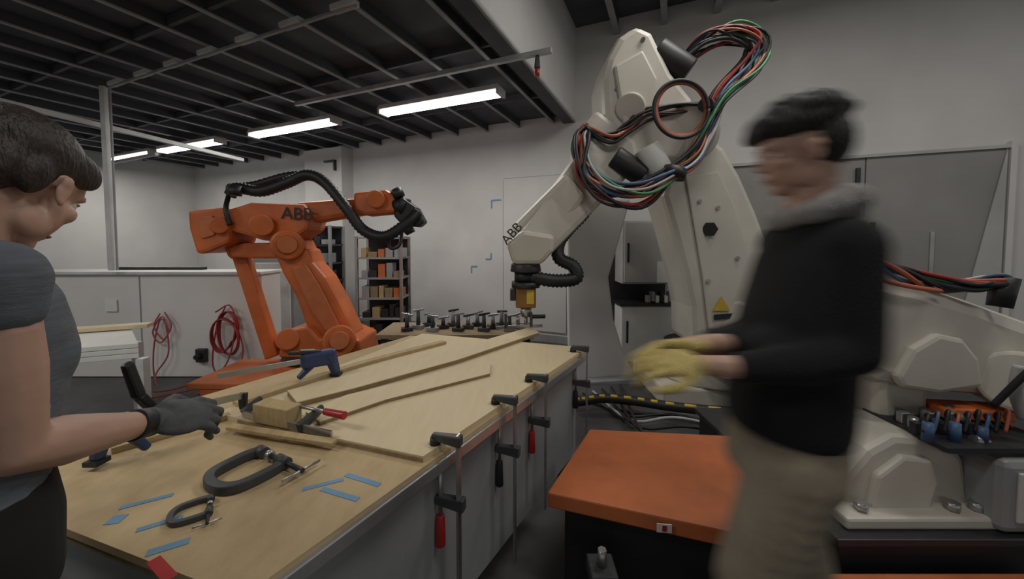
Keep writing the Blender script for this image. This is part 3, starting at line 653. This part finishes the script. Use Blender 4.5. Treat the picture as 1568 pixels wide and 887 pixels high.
b.chain([(V((.765,1.0,1.485)),.028),(V((.80,.96,1.50)),.036),(V((.87,.96,1.525)),.045),(V((.92,1.04,1.53)),.048),(V((.88,1.12,1.52)),.042),(V((.80,1.13,1.49)),.034),(V((.76,1.07,1.47)),.028),(V((.765,1.0,1.485)),.028)]); b.ell((.915,1.05,1.47),(.05,.09,.07)); b.done('hood',M_hood,.008,6)
b=Blob()
def E(x,y,z,a,c): return (V((x,y,z)),V((a,0,0)),V((0,c,0)))
b.rings([E(.785,1.05,.885,.140,.165),E(.785,1.05,.93,.148,.172),E(.79,1.05,1.05,.145,.172),E(.81,1.05,1.22,.128,.172),E(.835,1.05,1.36,.108,.170),E(.84,1.05,1.45,.080,.135),E(.84,1.05,1.50,.05,.07)])
b.ell((.845,.92,1.405),(.068,.066,.07)); b.ell((.86,1.19,1.405),(.065,.066,.07))
b.chain([(V((.845,.91,1.40)),.064),(V((.84,.89,1.15)),.056),(V((.71,.90,1.115)),.052),(V((.585,.925,1.10)),.042)])
b.chain([(V((.86,1.18,1.40)),.062),(V((.84,1.20,1.15)),.056),(V((.70,1.14,1.12)),.052),(V((.59,1.08,1.12)),.042)])
b.ell((.73,1.0,1.12),(.09,.10,.085)); 
b.done('jacket',M_jacket,.009,8)
b=Blob(); b.chain([(V((.62,.915,1.10)),.034),(V((.50,.94,1.10)),.027)]); b.chain([(V((.61,1.07,1.12)),.034),(V((.50,1.03,1.125)),.027)]); b.done('forearms',M_skin,.006,3)
hand((.49,.945,1.10),(-1,.10,.05),(.1,-.5,.8),M_yglove,-1,(15,25,18),.10,1.12,.3,'left_gloved_hand')
hand((.49,1.03,1.125),(-1,-.05,-.05),(.1,.5,.8),M_yglove,1,(20,30,20),.10,1.12,.3,'right_gloved_hand')
b=Blob()
b.rings([E(.79,1.05,.94,.130,.16),E(.785,1.05,.82,.140,.168),E(.78,1.05,.76,.14,.168)])
b.chain([(V((.75,.97,.80)),.112),(V((.665,.97,.50)),.104),(V((.68,.97,.30)),.092),(V((.74,.97,.10)),.082)])
b.chain([(V((.82,1.13,.80)),.112),(V((.86,1.13,.52)),.106),(V((.93,1.13,.30)),.092),(V((1.0,1.13,.11)),.082)])
b.done('trousers',M_khaki,.009,6)
b=Blob()
for x,y in((.74,.97),(1.0,1.13)):
    b.ell((x-.05,y,.035),(.14,.048,.034)); b.ell((x+.02,y,.06),(.055,.043,.055)); b.ell((x-.13,y,.035),(.06,.046,.03))
b.done('shoes',M_sole,.006,4)
# --- woman, head bowed over the bench ---
G('woman_leaning_at_bench')
hf=V((-.30,.90,-.50)); hc=S(22,280,.655)
neck=V((hc.x-.02,hc.y-.07,1.385))
L,R=head(hc,hf,(0,.42,1),neck,.98,nr=.047)
b=Blob(); b.ell(L(0,-.026,.046),(.080,.092,.079),R); b.ell(L(0,.038,.082),(.062,.042,.028),R); b.ell(L(0,-.072,.0),(.064,.044,.064),R)
for s in(-1,1): b.ell(L(s*.065,.018,.052),(.015,.048,.032),R); b.ell(L(s*.060,-.048,.0),(.018,.026,.042),R)
b.ell(L(0,-.125,.035),(.038,.036,.038),R); b.done('tied_back_hair',M_hair,.0045,3)
fw=V((.45,.89,0)).normalized(); rt=V((.89,-.45,0)).normalized()
sh=S(-6,434,.57)
tc=sh-rt*.165
b=Blob()
def E2(off,z,a,c): return (V((tc.x,tc.y,z))+fw*off,rt*a,fw*c)
b.rings([E2(-.04,.97,.16,.115),E2(-.03,1.05,.145,.11),E2(-.01,1.15,.145,.115),E2(0,1.25,.155,.115),E2(0,1.32,.15,.10),E2(0,1.37,.12,.075),E2(.01,1.395,.06,.05)])
b.ell(V((tc.x,tc.y,1.21))+fw*.05,(.12,.07,.09),Matrix((rt,fw,V((0,0,1)))).transposed())
elb=S(20,690,.59); wr=S(222,648,.84)
b.chain([(sh-rt*.02,.064),(sh+V((0,0,.01)),.060),(sh.lerp(elb,.13),.054)])
ls=tc-rt*.155+V((0,0,sh.z-tc.z)); lel=ls+V((-.04,-.02,-.28)); lwr=lel+V((-.02,.06,-.24))
b.chain([(ls+rt*.02,.064),(ls.lerp(lel,.3),.054)])
b.done('tshirt',M_tee,.007,6)
b=Blob(); b.chain([(sh,.042),(sh.lerp(elb,.5),.047),(elb,.040),(elb.lerp(wr,.3),.046),(elb.lerp(wr,.7),.035),(wr,.027)])
b.chain([(ls,.042),(lel,.037),(lel.lerp(lwr,.3),.039),(lwr,.026)]); b.done('arms',M_skin,.006,4)
wd=(wr-elb).normalized()
cyl('wristband',wr-wd*.035,wr-wd*.0,.034,.033,M_black,28,bevel=.004); cyl('glove_cuff',wr-wd*.0,wr+wd*.02,.033,.032,M_glove,28,bevel=.003)
hf2=(S(350,625,.98)-wr).normalized()
hand(wr+wd*.01,hf2,(.35,-.45,.8),M_glove,-1,(28,50,35),.02,1.25,.7,'right_gloved_hand')
hand(lwr,(-.05,.2,-.95),(-.9,0,0),M_glove,1,(20,25,20),.02,1.0,.5,'left_gloved_hand')
hp=V((tc.x,tc.y,0))-fw*.04
b=Blob(); b.rings([(hp+V((0,0,1.0)),rt*.155,fw*.12),(hp+V((0,0,.92)),rt*.175,fw*.13),(hp+V((0,0,.80)),rt*.175,fw*.125)])
for s in(-1,1): b.chain([(hp+rt*.08*s+V((0,0,.84)),.092),(hp+rt*.085*s+fw*.02+V((0,0,.48)),.065),(hp+rt*.09*s-fw*.02+V((0,0,.10)),.048)])
b.done('trousers',M_blackp,.009,6)
b=Blob()
for s in(-1,1): 
    c=hp+rt*.09*s+fw*.03+V((0,0,.035)); b.ell(c,(.044,.12,.033),Matrix((rt,fw,V((0,0,1)))).transposed()); b.ell(c-fw*.05+V((0,0,.03)),(.04,.045,.045))
b.done('shoes',M_sole,.006,4)
G('bar_clamp')
link('black_grip',S(194,556,.86),S(213,608,.89),(.016,.024),(.022,.024),M_black,bevel=.006)
link('grip_neck',S(213,606,.89),S(236,628,.92),(.02,.02),(.02,.02),M_black,bevel=.004)
g0=S(236,636,.93); g1=S(372,606,1.35)
link('clamp_bar',g0,g1,(.009,.022),(.009,.022),M_steel,up=(0,0,1),bevel=.001)
link('clamp_foot',g1+V((0,0,.01)),g1-V((0,0,.05)),(.03,.02),(.02,.02),M_black,bevel=.004)
# ---------------- finalise groups ----------------
bpy.context.view_layer.update()
for e,ch in GROUPS.items():
    lo=V((1e9,)*3);hi=V((-1e9,)*3)
    for o in ch:
        if o.type in('MESH','FONT'):
            for cc in o.bound_box:
                p=o.matrix_world@V(cc)
                for i in range(3): lo[i]=min(lo[i],p[i]);hi[i]=max(hi[i],p[i])
    e.location=((lo.x+hi.x)/2,(lo.y+hi.y)/2,lo.z)
    for o in ch:
        o.parent=e; o.matrix_parent_inverse=Matrix.Translation(-e.location)
sc=bpy.context.scene; sc.view_settings.view_transform='Standard'; sc.view_settings.exposure=0
# the man is walking during the exposure
base=MAN.location.copy()
for fr,dx in((0,.10),(1,0),(2,-.10)):
    MAN.location=base+V((dx,0,0)); MAN.keyframe_insert('location',frame=fr)
for fc in MAN.animation_data.action.fcurves:
    for kp in fc.keyframe_points: kp.interpolation='LINEAR'
sc.frame_set(1)
sc.render.use_motion_blur=True; sc.render.motion_blur_shutter=.5
